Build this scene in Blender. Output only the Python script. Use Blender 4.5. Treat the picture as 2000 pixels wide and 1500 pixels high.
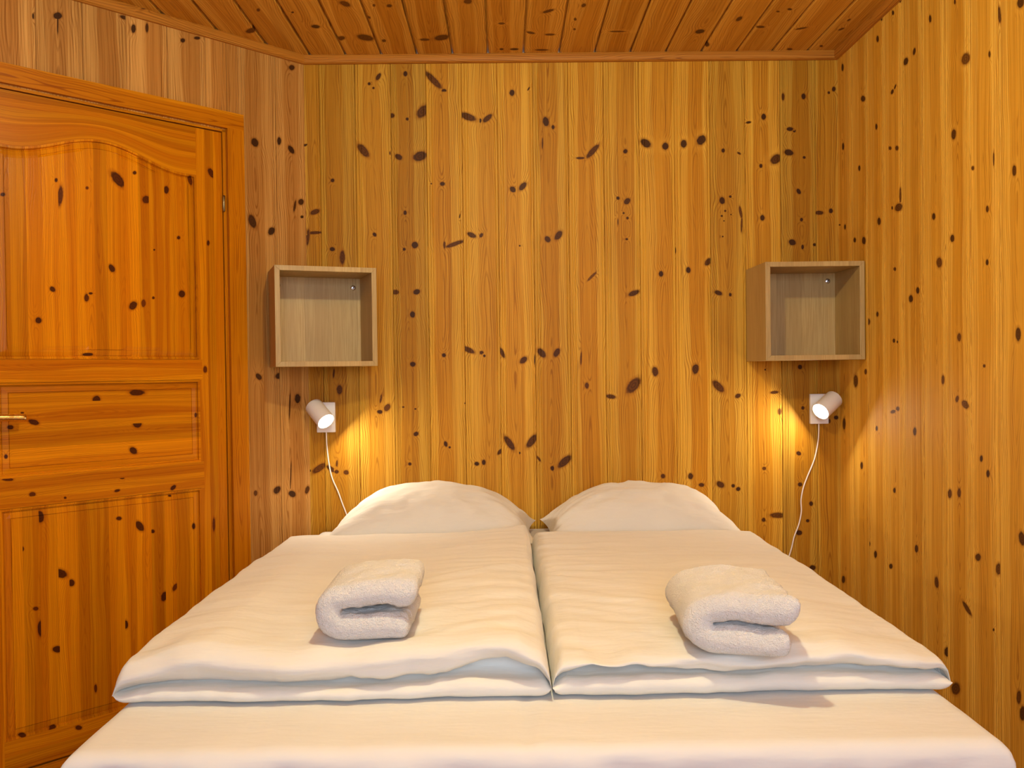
import bpy, math, random
import numpy as np
from mathutils import Vector, Matrix, noise
for o in list(bpy.data.objects): bpy.data.objects.remove(o, do_unlink=True)
sc = bpy.context.scene
col = sc.collection
random.seed(4)

# ------------------------------------------------------------------ camera
ZC = 1.32                      # camera height over the floor
F_PX = 1693.0
PIT, YAW, ROL = math.radians(.8555), math.radians(.5204), math.radians(-.7055)
fw = np.array([math.sin(YAW)*math.cos(PIT), math.cos(YAW)*math.cos(PIT), -math.sin(PIT)])
r0 = np.array([math.cos(YAW), -math.sin(YAW), 0.]); u0 = np.cross(r0, fw)
rt = r0*math.cos(ROL)+u0*math.sin(ROL); up = -r0*math.sin(ROL)+u0*math.cos(ROL)
cd = bpy.data.cameras.new('camera'); cam = bpy.data.objects.new('camera', cd); col.objects.link(cam)
cd.sensor_width = 36; cd.sensor_fit = 'HORIZONTAL'; cd.lens = 36*F_PX/2000; cd.clip_start = .05
m = Matrix([[rt[0], up[0], -fw[0], 0], [rt[1], up[1], -fw[1], 0], [rt[2], up[2], -fw[2], ZC], [0, 0, 0, 1]])
cam.matrix_world = m
sc.camera = cam

# ------------------------------------------------------------------ world, light, exposure
vs = sc.view_settings
vs.view_transform = 'Standard'; vs.look = 'None'; vs.gamma = 1; vs.use_curve_mapping = False
vs.exposure = 0.66
w = bpy.data.worlds.new('world'); sc.world = w; w.use_nodes = True
bg = w.node_tree.nodes['Background']; bg.inputs[0].default_value = (.55, .7, 1, 1); bg.inputs[1].default_value = 1.0

def lamp(name, kind, loc, energy, color, **k):
    d = bpy.data.lights.new(name, kind); d.energy = energy; d.color = color
    for a, b in k.items(): setattr(d, a, b)
    o = bpy.data.objects.new(name, d); o.location = loc; col.objects.link(o); return o
def aim(o, d): o.rotation_euler = Vector(d).to_track_quat('-Z', 'Y').to_euler()
CEIL_L = (0.0, 1.42, ZC+1.10)
lamp('ceiling_lamp_light', 'POINT', CEIL_L, 34, (1, .955, .62), shadow_soft_size=.035)
wl = lamp('window_daylight', 'AREA', (.2, -1.3, 1.75), 42, (.74, .84, 1), shape='RECTANGLE', size=1.5, size_y=1.2)
aim(wl, (0, 1, -.12))
SPOT_E = 1.9; SPOT_C = (1, .87, .68)

# ------------------------------------------------------------------ helpers
def ray(x, y): return fw+rt*(x-1000)/F_PX-up*(y-750)/F_PX
class Plane:
    """a wall plane: s runs along S, v along V (metres), n towards the room"""
    def __init__(s, O, S, V, Nn):
        s.O = np.array(O, float); s.S = np.array(S, float); s.V = np.array(V, float); s.N = np.array(Nn, float)
    def hit(s, x, y):
        d = ray(x, y); p = d*((s.O-[0, 0, ZC])@s.N)/(d@s.N)+[0, 0, ZC]-s.O
        return np.array([p@s.S, p@s.V])
    def P(s, a, b, h=0): return s.O+s.S*a+s.V*b+s.N*h
q2 = .5**.5
D = 3.47; XL = -.7811; XR = 1.3473; ZT = ZC+1.2595; ZB = 1.2263+ZC
BACK = Plane((0, D, 0), (1, 0, 0), (0, 0, 1), (0, -1, 0))
RIGHT = Plane((XR, 0, 0), (0, 1, 0), (0, 0, 1), (-1, 0, 0))
LEFT = Plane((XL, D, 0), (-q2, -q2, 0), (0, 0, 1), (q2, -q2, 0))
CEIL = Plane((0, 0, ZT), (1, 0, 0), (0, 1, 0), (0, 0, -1))

def link(o, parent=None):
    col.objects.link(o)
    if parent is not None: o.parent = parent
    return o
def tag(o, label=None, cat=None, group=None, kind=None):
    for k, v in (('label', label), ('category', cat), ('group', group), ('kind', kind)):
        if v: o[k] = v
    return o
def empty(name, loc=(0, 0, 0), rz=0):
    o = bpy.data.objects.new(name, None); o.location = loc; o.rotation_euler = (0, 0, rz); o.empty_display_size = .05
    return link(o)
def meshobj(name, verts, faces, mat, parent=None, smooth=False):
    me = bpy.data.meshes.new(name); me.from_pydata([tuple(map(float, v)) for v in verts], [], faces)
    if smooth: me.polygons.foreach_set('use_smooth', [True]*len(me.polygons))
    me.materials.append(mat); me.update()
    return link(bpy.data.objects.new(name, me), parent)
def bevel(o, w=.001, n=2):
    b = o.modifiers.new('bevel', 'BEVEL'); b.width = w; b.segments = n; b.limit_method = 'ANGLE'; return o
BOXF = [(0, 3, 2, 1), (4, 5, 6, 7), (0, 1, 5, 4), (1, 2, 6, 5), (2, 3, 7, 6), (3, 0, 4, 7)]
def boxv(x0, x1, y0, y1, z0, z1):
    return [(x0, y0, z0), (x1, y0, z0), (x1, y1, z0), (x0, y1, z0), (x0, y0, z1), (x1, y0, z1), (x1, y1, z1), (x0, y1, z1)]
def box(name, b, mat, parent=None, bw=.001):
    return bevel(meshobj(name, boxv(*b), BOXF, mat, parent), bw)

# ------------------------------------------------------------------ node helper
class NT:
    def __init__(s, name):
        s.mat = bpy.data.materials.new(name); s.mat.use_nodes = True; s.nt = s.mat.node_tree
        s.n = s.nt.nodes; s.bsdf = s.n['Principled BSDF']
    def set(s, sock, v):
        if hasattr(v, 'is_linked'): s.nt.links.new(v, sock)
        elif v is not None: sock.default_value = v
    def m(s, op, a, b=None, c=None, clamp=False):
        n = s.n.new('ShaderNodeMath'); n.operation = op; n.use_clamp = clamp
        for i, v in enumerate((a, b, c)): s.set(n.inputs[i], v)
        return n.outputs[0]
    def uv(s, name):
        n = s.n.new('ShaderNodeUVMap'); n.uv_map = name
        p = s.n.new('ShaderNodeSeparateXYZ'); s.nt.links.new(n.outputs[0], p.inputs[0]); return p.outputs[0], p.outputs[1]
    def xyz(s, x, y, z=0.):
        n = s.n.new('ShaderNodeCombineXYZ')
        for i, v in enumerate((x, y, z)): s.set(n.inputs[i], v)
        return n.outputs[0]
    def noise(s, vec, scale=1, detail=2, rough=.5, out=0):
        n = s.n.new('ShaderNodeTexNoise'); s.set(n.inputs['Vector'], vec)
        n.inputs['Scale'].default_value = scale; n.inputs['Detail'].default_value = detail; n.inputs['Roughness'].default_value = rough
        return n.outputs[out]
    def rng(s, v, a, b, c=0., d=1., smooth=True):
        n = s.n.new('ShaderNodeMapRange'); n.interpolation_type = 'SMOOTHSTEP' if smooth else 'LINEAR'
        for i, q in enumerate((v, a, b, c, d)): s.set(n.inputs[i], q)
        return n.outputs[0]
    def mix(s, f, a, b, mode='MIX'):
        n = s.n.new('ShaderNodeMix'); n.data_type = 'RGBA'; n.blend_type = mode
        s.set(n.inputs[0], f)
        for i, v in ((6, a), (7, b)):
            if isinstance(v, tuple): v = (*v, 1) if len(v) == 3 else v
            s.set(n.inputs[i], v)
        return n.outputs[2]
    def bump(s, h, strength, dist):
        n = s.n.new('ShaderNodeBump'); s.set(n.inputs['Height'], h); n.inputs['Strength'].default_value = strength
        n.inputs['Distance'].default_value = dist; s.nt.links.new(n.outputs[0], s.bsdf.inputs['Normal'])
    def coord(s, which='Object'):
        return s.n.new('ShaderNodeTexCoord').outputs[which]

def pine(name, sap, heart, line, knotc, rough=.50, ringw=.0085, ringamt=.70, heartw=.030):
    t = NT(name)
    kx, ky = t.uv('knot'); dark, halo = t.uv('ktype'); bx, by = t.uv('board'); seed, tone = t.uv('bseed')
    s17 = t.m('MULTIPLY', seed, 17.3)
    # wobbly elliptic distance to the nearest knot
    nv = t.noise(t.xyz(bx, by, s17), 95, 2, .6)
    d0 = t.m('SQRT', t.m('ADD', t.m('MULTIPLY', kx, kx), t.m('MULTIPLY', ky, ky)))
    d = t.m('ADD', d0, t.m('MULTIPLY', t.m('SUBTRACT', nv, .5), .35))
    near = t.m('POWER', 2.718, t.m('MULTIPLY', t.m('MULTIPLY', d0, d0), -.16))
    # growth rings: distance from the heart line of the board, drifting along it
    n1 = t.noise(t.xyz(t.m('MULTIPLY', bx, 3.), t.m('MULTIPLY', by, .8), s17), 2.2, 2, .5)
    x1 = t.m('ADD', bx, t.m('MULTIPLY', t.m('SUBTRACT', n1, .5), .035))
    hc = t.m('MULTIPLY', t.m('SUBTRACT', t.m('FRACT', t.m('MULTIPLY', seed, 7.13)), .5), .05)
    xa = t.m('SUBTRACT', x1, hc)
    n2 = t.noise(t.xyz(0., t.m('MULTIPLY', by, 1.), s17), 1.5, 2, .55)
    g = t.m('MULTIPLY', n2, .11)
    Fd = t.m('SQRT', t.m('ADD', t.m('MULTIPLY', xa, xa), .00003))
    Fd = t.m('ADD', t.m('ADD', Fd, g), t.m('MULTIPLY', near, .016))
    wav = t.m('SINE', t.m('MULTIPLY', Fd, 6.2832/ringw))
    ring = t.rng(wav, .15, 1.)
    fade = t.noise(t.xyz(t.m('MULTIPLY', bx, 25.), by, s17), 2.5, 1, .5)
    ring = t.m('MULTIPLY', ring, t.rng(fade, .32, .68))
    # fibre streaks
    st1 = t.noise(t.xyz(t.m('MULTIPLY', x1, 420.), t.m('MULTIPLY', by, 3.), s17), 1, 3, .6)
    st2 = t.noise(t.xyz(t.m('MULTIPLY', x1, 70.), t.m('MULTIPLY', by, .9), s17), 1, 2, .5)
    st3 = t.noise(t.xyz(t.m('MULTIPLY', x1, 190.), t.m('MULTIPLY', by, .8), t.m('ADD', s17, 3.)), 1, 2, .6)
    # heartwood band against sapwood edges
    n3 = t.noise(t.xyz(0., t.m('MULTIPLY', by, 1.), t.m('ADD', s17, 5.)), 1.8, 1, .5)
    hw = t.m('ADD', t.m('MULTIPLY', n3, .03), heartw-.012)
    hm = t.rng(t.m('SUBTRACT', t.m('ABSOLUTE', xa), hw), -.003, .004, 1., 0.)
    hm = t.m('MULTIPLY', hm, t.m('ADD', .55, t.m('MULTIPLY', t.m('FRACT', t.m('MULTIPLY', seed, 3.71)), .45)))
    c = t.mix(hm, sap, heart)
    c = t.mix(t.m('MULTIPLY', ring, ringamt), c, line)
    c = t.mix(t.rng(st1, .38, .75, 0., .42), c, line)
    c = t.mix(t.rng(st2, .35, .7, 0., .45), c, heart)
    c = t.mix(t.rng(st3, .50, .72, 0., .38), c, line)
    c = t.mix(t.rng(st3, .46, .28, 0., .35), c, sap)
    c = t.mix(1., c, t.xyz(tone, tone, tone), 'MULTIPLY')
    # pale halo, then the knot itself
    hal = t.m('MULTIPLY', t.rng(d, 1.1, 3.2, 1., 0.), halo)
    c = t.mix(t.m('MULTIPLY', hal, .18), c, tuple(min(1, v*1.25) for v in sap))
    rim = t.m('MULTIPLY', t.rng(d, 1.0, 1.6, .6, 0.), t.rng(dark, 0., .5))
    c = t.mix(t.m('MULTIPLY', rim, .75), c, line)
    mask = t.rng(d, .82, 1.12, 1., 0.)
    inner = t.rng(t.m('SINE', t.m('MULTIPLY', d, 16.)), -1, 1, 0., .35)
    brown = tuple(a*.55+b*.22 for a, b in zip(knotc, line))
    brown = tuple(a+b*.26 for a, b in zip(knotc, line))
    kc = t.mix(dark, brown, knotc)
    kc = t.mix(t.m('MULTIPLY', inner, t.m('SUBTRACT', 1.25, dark)), kc, line)
    c = t.mix(t.m('MULTIPLY', mask, t.rng(dark, .0, .3, 0., .93)), c, kc)
    t.set(t.bsdf.inputs['Base Color'], c)
    t.bsdf.inputs['Roughness'].default_value = rough
    t.bsdf.inputs['Specular IOR Level'].default_value = .12
    h = t.m('ADD', t.m('MULTIPLY', st1, .5), t.m('MULTIPLY', ring, -.5))
    t.bump(h, .12, .002)
    return t.mat

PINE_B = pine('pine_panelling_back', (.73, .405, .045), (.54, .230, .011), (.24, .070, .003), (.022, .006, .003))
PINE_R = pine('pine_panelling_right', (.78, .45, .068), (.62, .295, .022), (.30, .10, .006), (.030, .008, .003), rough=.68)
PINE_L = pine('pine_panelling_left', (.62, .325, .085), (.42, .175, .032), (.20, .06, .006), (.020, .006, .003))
PINE_C = pine('pine_ceiling_boards', (.76, .42, .065), (.56, .25, .020), (.30, .10, .008), (.045, .014, .005), rough=.45)
PINE_T = pine('pine_moulding', (.60, .275, .045), (.48, .18, .018), (.22, .065, .008), (.04, .012, .004), ringw=.008, ringamt=.9)
PINE_D = pine('lacquered_door_pine', (.68, .250, .003), (.50, .143, .0015), (.28, .050, .001), (.030, .005, .003), rough=.30, ringw=.006, ringamt=.35, heartw=.012)
PINE_F = pine('lacquered_casing_pine', (.62, .235, .005), (.48, .15, .002), (.24, .050, .001), (.030, .005, .003), rough=.32, ringw=.007, ringamt=.9)

def oak():
    t = NT('oak_veneer')
    c0 = t.n.new('ShaderNodeTexCoord').outputs['Object']
    sp = t.n.new('ShaderNodeSeparateXYZ'); t.nt.links.new(c0, sp.inputs[0]); x, y, z = sp.outputs
    v = t.xyz(t.m('MULTIPLY', x, 260.), t.m('MULTIPLY', y, 260.), t.m('MULTIPLY', z, 7.))
    a = t.noise(v, 1, 3, .6)
    b = t.noise(t.xyz(t.m('MULTIPLY', x, 18.), t.m('MULTIPLY', y, 18.), t.m('MULTIPLY', z, 1.)), 1, 1, .5)
    band = t.m('FRACT', t.m('MULTIPLY', t.m('FLOOR', t.m('MULTIPLY', t.m('ADD', x, t.m('MULTIPLY', y, .8)), 9.7)), .37))
    c = t.mix(t.rng(a, .35, .7), (.52, .36, .135), (.40, .255, .08))
    c = t.mix(t.rng(b, .4, .62, 0., .5), c, (.43, .27, .085))
    k = t.m('ADD', .88, t.m('MULTIPLY', band, .2))
    c = t.mix(1., c, t.xyz(k, k, k), 'MULTIPLY')
    t.set(t.bsdf.inputs['Base Color'], c); t.bsdf.inputs['Roughness'].default_value = .5
    return t.mat
OAK = oak()
def plain(name, c, rough=.5, metal=0., emit=None):
    t = NT(name); t.bsdf.inputs['Base Color'].default_value = (*c, 1); t.bsdf.inputs['Roughness'].default_value = rough
    t.bsdf.inputs['Metallic'].default_value = metal
    n = t.noise(t.coord(), 60, 2); t.set(t.bsdf.inputs['Roughness'], t.rng(n, .3, .7, max(.05, rough-.06), rough+.06))
    if emit:
        t.bsdf.inputs['Emission Color'].default_value = (*emit[0], 1); t.bsdf.inputs['Emission Strength'].default_value = emit[1]
    return t.mat
WHITE = plain('white_lamp_enamel', (.80, .77, .74), .45)
BULB = plain('lit_bulb', (1, 1, 1), .5, 0, ((1, .93, .80), 9))
CORD = plain('white_cord', (.80, .72, .66), .5)
STEEL = plain('bright_screw', (.75, .74, .72), .28, 1)
BRASS = plain('brushed_brass', (.90, .72, .36), .25, 1)
BRONZE = plain('dull_hinge_metal', (.30, .24, .12), .4, 1)
GAP_SHADE = plain('dark_gap_shade', (.05, .03, .02), .8)  # near-black colour standing in for shade in door gaps and screw slots

def cloth(name, c, wr=.25, micro=900, terry=False):
    t = NT(name); co = t.coord()
    t.bsdf.inputs['Roughness'].default_value = .85
    t.bsdf.inputs['Specular IOR Level'].default_value = .2
    t.bsdf.inputs['Sheen Weight'].default_value = .5 if terry else .15
    n = t.noise(co, 6, 2)
    t.set(t.bsdf.inputs['Base Color'], t.mix(t.rng(n, .3, .7), tuple(v*.97 for v in c), c))
    if terry:
        a = t.noise(co, 420, 2, .7); b = t.noise(co, 110, 2, .6)
        t.bump(t.m('ADD', a, t.m('MULTIPLY', b, .8)), 1., .007)
    else:
        sp = t.n.new('ShaderNodeSeparateXYZ'); t.nt.links.new(co, sp.inputs[0]); x, y, z = sp.outputs
        a = t.noise(t.xyz(t.m('MULTIPLY', x, 5.), t.m('MULTIPLY', y, 17.), t.m('MULTIPLY', z, 17.)), 1, 4, .55)
        b = t.noise(t.xyz(t.m('MULTIPLY', x, 16.), t.m('MULTIPLY', y, 8.), t.m('MULTIPLY', z, 8.)), 1, 3, .5)
        t.bump(t.m('ADD', a, t.m('MULTIPLY', b, .3)), wr, .026)
    return t.mat
LINEN = cloth('white_cotton', (.71, .695, .635))
SHEET = cloth('white_sheet_cotton', (.69, .685, .655), .15)
TERRY = cloth('white_terry', (.93, .91, .87), terry=True)

# ------------------------------------------------------------------ knots, read off the wood in the photo
# crop: (x0, y0, scale); knot: x, y, half length, half width, tilt (deg), darkness, pale halo
CROPS = dict(A=(580, 120, .3), B=(740, 560, .25), C=(1150, 120, .3), D=(1150, 560, .25), E=(1600, 0, 1/3), F=(1600, 500, 1/3),
             G=(1600, 1000, 1/3), H=(460, 700, .28), I=(200, 0, .3), J=(750, 0, .3), K=(1250, 0, .3), L=(0, 700, .25),
             M=(0, 1050, .3), c1=(0, 0, .35), c2=(0, 480, .35), c7=(1300, 450, .35), c8=(1300, 975, .35))
KN_BACK = dict(
 A=[(55,545,12,6,30),(232,775,11,11),(230,1222,16,12,-10),(296,1275,42,16,90,.5),(530,100,24,12,60,.8),(470,145,9,9),(498,173,7,7),(432,580,50,22,-50,.45),
    (505,1127,13,10,-50),(605,597,10,4,90),(618,352,16,14,0,.8),(718,375,9,9),(818,325,46,28,50,.55),(662,622,24,16,-30,.8),(800,617,42,28,20,.8),(706,80,16,12,90),
    (704,985,14,10,90),(698,1223,9,9),(768,1195,20,20),(888,122,72,18,-46,.45),(958,190,14,10),(875,796,4,4),(947,797,14,12),(1060,1005,14,3,80),
    (1028,1188,58,12,20,.5),(960,1195,22,8,90,.3),(1112,360,52,20,-20,.6),(1192,385,12,9,90),(1240,370,34,15,40,.6),(1137,1130,28,14,-25,.7),(1200,1132,14,10,60,.7),
    (1400,204,19,15,90),(1508,178,12,4,60),(1405,833,20,16,-45,.9),(1470,813,30,16,50,.8),(1450,1200,5,5),(1620,392,28,18,100),(1667,428,13,9,90),(1598,535,33,4,88,.7),
    (1632,1158,20,16,-50,.8),(1703,1132,32,18,55,.75),(1845,629,26,7,0,.7),(1925,585,55,16,48,.5),(117,980,30,15,20,.5),(115,1115,45,9,3,.6),(70,1145,50,11,85,.4)],
 B=[(130,42,25,17,0,.5),(295,40,25,19,15),(263,217,24,18,90),(265,605,20,18),(190,940,8,6),(285,955,8,6),(290,1150,19,15,30),(242,1385,12,11),(508,535,15,14),
    (698,492,50,18,-25,.5),(803,515,14,13,0,.7),(824,540,9,9),(962,515,40,14,-65,.6),(1130,573,32,20,40,.8),(1217,570,38,4,88),(1272,518,40,22,-50,.75),(1390,515,34,20,60,.75),
    (1088,580,25,4,90,.7),(1580,560,50,6,88,.4),(1625,772,22,14,90,.5),(673,910,6,4),(65,945,30,20,60,.4),(8,978,20,14),(15,870,30,6,80,.5),(522,1228,20,13,-75),
    (553,1255,8,8),(765,1383,17,14),(820,1372,19,14,90),(945,1290,26,12,50,.6),(1020,1222,62,22,-55,.65),(1196,1205,60,24,52,.65),(1098,1298,8,9),(1355,1418,17,14,90),
    (1452,1365,62,26,42,.7),(1250,1345,24,8,-55,.4)],
 C=[(238,585,13,13),(370,532,34,22,-35,.9,1),(498,552,22,19,90,.95,1),(618,536,24,18,90,.95,1),(732,512,32,24,50,.95,1),(190,890,10,10),(250,910,22,16,50,.7),(227,987,6,6),
    (252,1020,8,8),(183,1013,4,4),(190,1045,20,3,90,.7),(247,1157,8,6),(875,580,12,10,90),(978,598,12,6,-30,.7),(868,905,22,16,100),(921,880,8,7),(888,973,6,6),(866,1006,6,6),
    (926,997,5,4),(880,1038,4,4),(872,1140,5,5),(988,980,40,9,-80,.3),(995,1060,50,6,88,.3),(1040,397,16,7,10,1,1),(1138,361,18,14,90,1,.8),(1120,680,12,10,90),
    (1218,636,36,26,35,.6,1),(1130,1018,17,14,90,.9,.4),(1265,230,22,9,90,.5),(1398,228,17,13,90),(1310,440,20,12,0),(1338,452,9,9),(1302,593,28,18,-15),(1402,625,9,8),
    (1366,846,18,12,-60),(1385,1030,11,9,90),(1325,1178,22,18,-20),(1392,1208,14,8,90),(1470,1193,10,9),(1500,985,26,12,0,.6),(1576,973,14,12,90),(1595,180,15,11,80),(1563,203,8,8),
    (470,1383,17,14,90),(648,1358,18,14,90),(777,1305,26,16,50,.6,.8),(564,1230,18,4,90),(20,1400,40,8,45,.25)],
 D=[(172,858,36,15,-10,.5,.3),(352,50,42,18,20,.75),(350,770,70,36,50,.4),(518,662,34,22,100,.65,.5),(833,643,36,24,80,.8,.5),(1012,48,30,16,-20,.8),(1105,62,13,9,90),(1238,1,3,3),
    (1012,780,55,26,-45,.45,.3),(1165,853,22,15,30,.8),(1378,648,6,6),(1450,825,30,11,5,.5),(1490,975,24,14,90,.25),(1650,627,16,16),(1672,947,13,11,90),(1640,1302,18,14,-30),
    (1370,1420,14,12,0,.3),(1932,1022,16,14),(795,1480,22,18,90,.8),(580,1480,16,16,0,.6),(1880,1050,16,8,90,.6)],
 c7=[(200,1420,14,10,0,.7),(305,1418,22,15,-30,.7),(377,1425,9,9),(405,1443,11,10,20),(750,1418,11,11)],
 c8=[(547,115,10,10,0,.7),(625,90,40,14,0,.4),(812,25,12,10,90),(793,120,9,8),(745,187,16,13),(820,382,16,13)],
 H=[(725,218,32,18,90,.5),(585,765,55,20,35,.4),(665,770,35,14,-35,.8),(705,790,14,12,0,.8),(772,795,17,15,0,.6),(520,783,8,8),(707,735,24,6,85,.7),(685,105,30,6,85,.6),
    (1015,280,30,5,80,.6)])
KN_LEFT = dict(
 H=[(162,128,24,16,-50,.9),(303,122,24,18,20,.9),(433,280,30,18,90),(290,918,28,19,50,.9),(395,945,24,20,-40),(500,917,27,13,75,.6),(140,940,18,12,90,.3),(378,330,90,5,88,.45),(385,820,100,4,88,.5)],
 c1=[(1422,795,24,17,-60),(1558,787,20,10,90),(1625,835,24,12,-55),(1705,810,8,8),(1408,1235,36,18,-70,.8),(1515,1290,22,16,60),(1680,1127,16,14,90,.9),(1628,377,14,14,0,.8),(1645,1150,30,6,80,.6),
    (1020,225,12,11),(1100,212,16,8),(745,160,22,12,90),(820,155,24,8,90,.8),(700,100,30,10,-20,.7),(322,88,22,18),(322,130,60,4,90,.8),(185,90,14,5,90),(1685,1210,8,7)])
KN_RIGHT = dict(
 E=[(137,395,20,6,90),(257,578,16,12,90,.9,.5),(140,858,20,6,90),(342,228,18,7,90),(335,742,16,6,90),(432,75,12,6,90),(428,538,14,7,70),(445,508,14,4,70),(508,360,22,12,75,1,.4),
    (557,302,20,7,80),(650,110,20,7,90),(415,868,10,8,90,.7),(455,868,13,9,90,.7),(235,985,15,6,90),(208,1406,13,7,90),(262,1410,20,10,90),(351,1297,20,9,90),(465,1215,24,18,60,.6),
    (428,1218,9,5,90),(475,1150,50,6,90,.4),(671,1268,18,9,90),(788,787,28,13,85,.8,.7),(858,345,34,22,70,.35,.6),(900,985,12,8,90,.5),(780,1397,20,11,90),(998,318,18,6,90,.7),
    (985,1225,18,8,90,.7),(1022,930,40,4,90,.6),(1143,1000,30,11,90,.8,.6),(1180,15,30,18,80,.9,.5),(1055,85,48,9,95,.6),(795,10,14,5,90),(151,1330,15,5,90),(120,1318,5,4),(474,5,10,5,90),(365,110,11,5,90)],
 F=[(443,76,10,7,90,.7),(577,202,18,9,90),(537,250,20,11,90),(341,341,14,6,90),(288,385,17,10,90,.6,.9),(438,496,11,7,90),(458,503,7,4,90),(703,38,28,15,90,.45,.3),(984,37,16,8,90),
    (820,476,22,11,90,.4),(1166,458,38,14,90,.85,.5),(967,644,9,7,90,.6),(725,725,26,8,90,.4),(272,678,15,7,90,.6,.6),(214,732,34,12,90,.5),(808,838,18,9,80,.4),(855,870,26,16,-60,.3),
    (433,912,14,9,20,.5),(460,895,12,9,90,.5),(560,1028,22,9,90,.8),(146,983,32,8,90),(337,1010,13,6,90),(249,1228,20,7,90),(950,1187,18,8,90),(989,1275,20,9,90),(441,1373,14,7,90),
    (765,1393,25,11,90,.6),(820,1388,25,10,90,.5)],
 G=[(294,187,12,5,90),(330,248,20,8,90),(420,318,14,9,90),(570,215,22,9,90),(931,265,20,15,90,.8),(1050,335,32,14,90,.5),(1188,155,38,17,100,.8),(688,412,32,11,95,.7),(866,565,45,10,120,.5),
    (142,395,20,9,90,.8),(750,820,26,15,90),(800,1035,34,24,90,.6),(1170,1085,36,13,90,.5),(1192,1180,40,16,90,.9),(1022,690,8,5,90)])
KN_CEIL = dict(
 I=[(970,198,35,14,15,.5,.6),(1388,173,26,10,-5,.9,.3),(1238,80,8,5),(1580,25,34,14,-20,.4),(1550,250,28,12,10,.6,.4),(1712,245,50,17,-10,.6,.3),(1868,38,16,9,0,.6),(1672,362,16,8),
    (1015,65,10,9,0,.5),(1833,265,12,8,0,.6),(1768,35,8,8,0,.5),(1735,115,10,8,0,.6)],
 J=[(375,245,45,16,8,.7,.3),(265,258,30,7,0,.5),(765,320,12,6),(848,320,25,6),(1070,72,35,8,15,.6,.3),(765,153,20,6,0,.3,.8),(955,213,25,7,-10,.5,.6),(1080,225,30,6,0,.4),(1025,325,40,5,0,.5),
    (545,10,25,14,0,.4),(1245,125,8,8,0,.5),(1240,190,8,6,0,.5),(1300,35,14,10,30,.5),(1520,205,50,5,0,.3,1)],
 K=[(390,205,28,12,10,1,.4),(433,290,17,12,0,.8),(645,123,22,10,30,.7),(785,175,25,7,0,.6,.7),(975,60,14,6),(898,75,10,5,0,.6),(1050,185,35,5,10,.5,.4),(1360,130,12,5,30,.5),
    (1310,190,20,5,20,.5),(975,320,16,6,0,.6),(1180,300,10,6,0,.6)])
KN_TRIM = dict(I=[(270,65,20,8,0,.9),(460,103,12,6,0,.7)])
KN_UP = dict(
 c1=[(20,1083,12,10),(317,1003,10,8,90),(340,1092,50,14,85,.6),(490,1047,8,8,0,.4),(662,1000,50,22,-50,.9),(755,962,9,9),(820,1112,20,20,0,.8),(932,1058,20,13,90),(1068,1005,26,12,-75,.6),
     (1001,1325,9,9),(865,1393,5,5)],
 c2=[(628,125,22,14,-60),(297,242,16,12,-40),(487,290,20,12,90,.7),(510,265,10,6),(218,415,16,16),(747,333,24,18,50,.9),(805,320,20,12,90,.3),(860,290,7,7),(1020,268,17,18),(497,606,28,8)])
KN_MID = dict(c2=[(542,860,22,20,60),(768,820,40,15,0),(770,995,23,20),(748,1143,22,16,-40),(192,985,28,14,-15),(62,1013,16,11),(128,933,9,5),(38,1177,11,9,90),(1100,945,12,8,90,.8)])
KN_RAIL = dict(c2=[(128,1248,26,12),(45,1305,30,8,0,.6),(182,1388,17,13,0,.6),(365,1407,7,6),(683,1297,12,5),(655,1367,15,7,15),(968,1350,17,10,40)])
KN_LOW = dict(
 L=[(320,1240,42,28,90),(1098,1312,40,25,-55,.9),(1198,1353,16,13),(935,1252,20,14,0,.9),(1520,1312,22,13,90),(1335,1075,12,8)],
 M=[(152,75,14,8,90),(395,235,45,26,-15),(470,297,21,19,90),(270,595,50,19,90),(238,465,17,12,0,.6),(378,730,28,20),(1075,385,30,18,70),(1145,325,26,12,60,.5),(823,568,26,15,90),
    (950,787,22,22),(1025,710,40,12,90,.7),(628,985,26,9,90,.6),(150,1290,22,14,0,.8),(345,1240,24,12,30,.8)])
KN_STILE = dict(c1=[(1182,965,28,14,-60,.9),(1165,1355,14,7,90)], c2=[(1148,690,18,10,90,.5)], L=[(1675,1300,50,10,90,.5)])
KN_BOT = dict(M=[(515,1240,20,14,0,.8)])

def knots(tab, pl):
    out = []
    for c, lst in tab.items():
        x0, y0, s = CROPS[c]
        for k in lst:
            k = list(k)+[0]*(5-len(k)); 
            if len(k) < 6: k.append(1.)
            if len(k) < 7: k.append(.12)
            x, y, a, b, ang, dark, halo = k
            x, y, a, b = x0+x*s, y0+y*s, a*s*1.1, b*s*1.1; t = math.radians(ang)
            p = pl.hit(x, y); pa = pl.hit(x+a*math.cos(t), y-a*math.sin(t))-p; pb = pl.hit(x+b*math.sin(t), y+b*math.cos(t))-p
            out.append((p, np.linalg.inv(np.array([pa, pb]).T), dark, halo))
    return out

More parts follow.
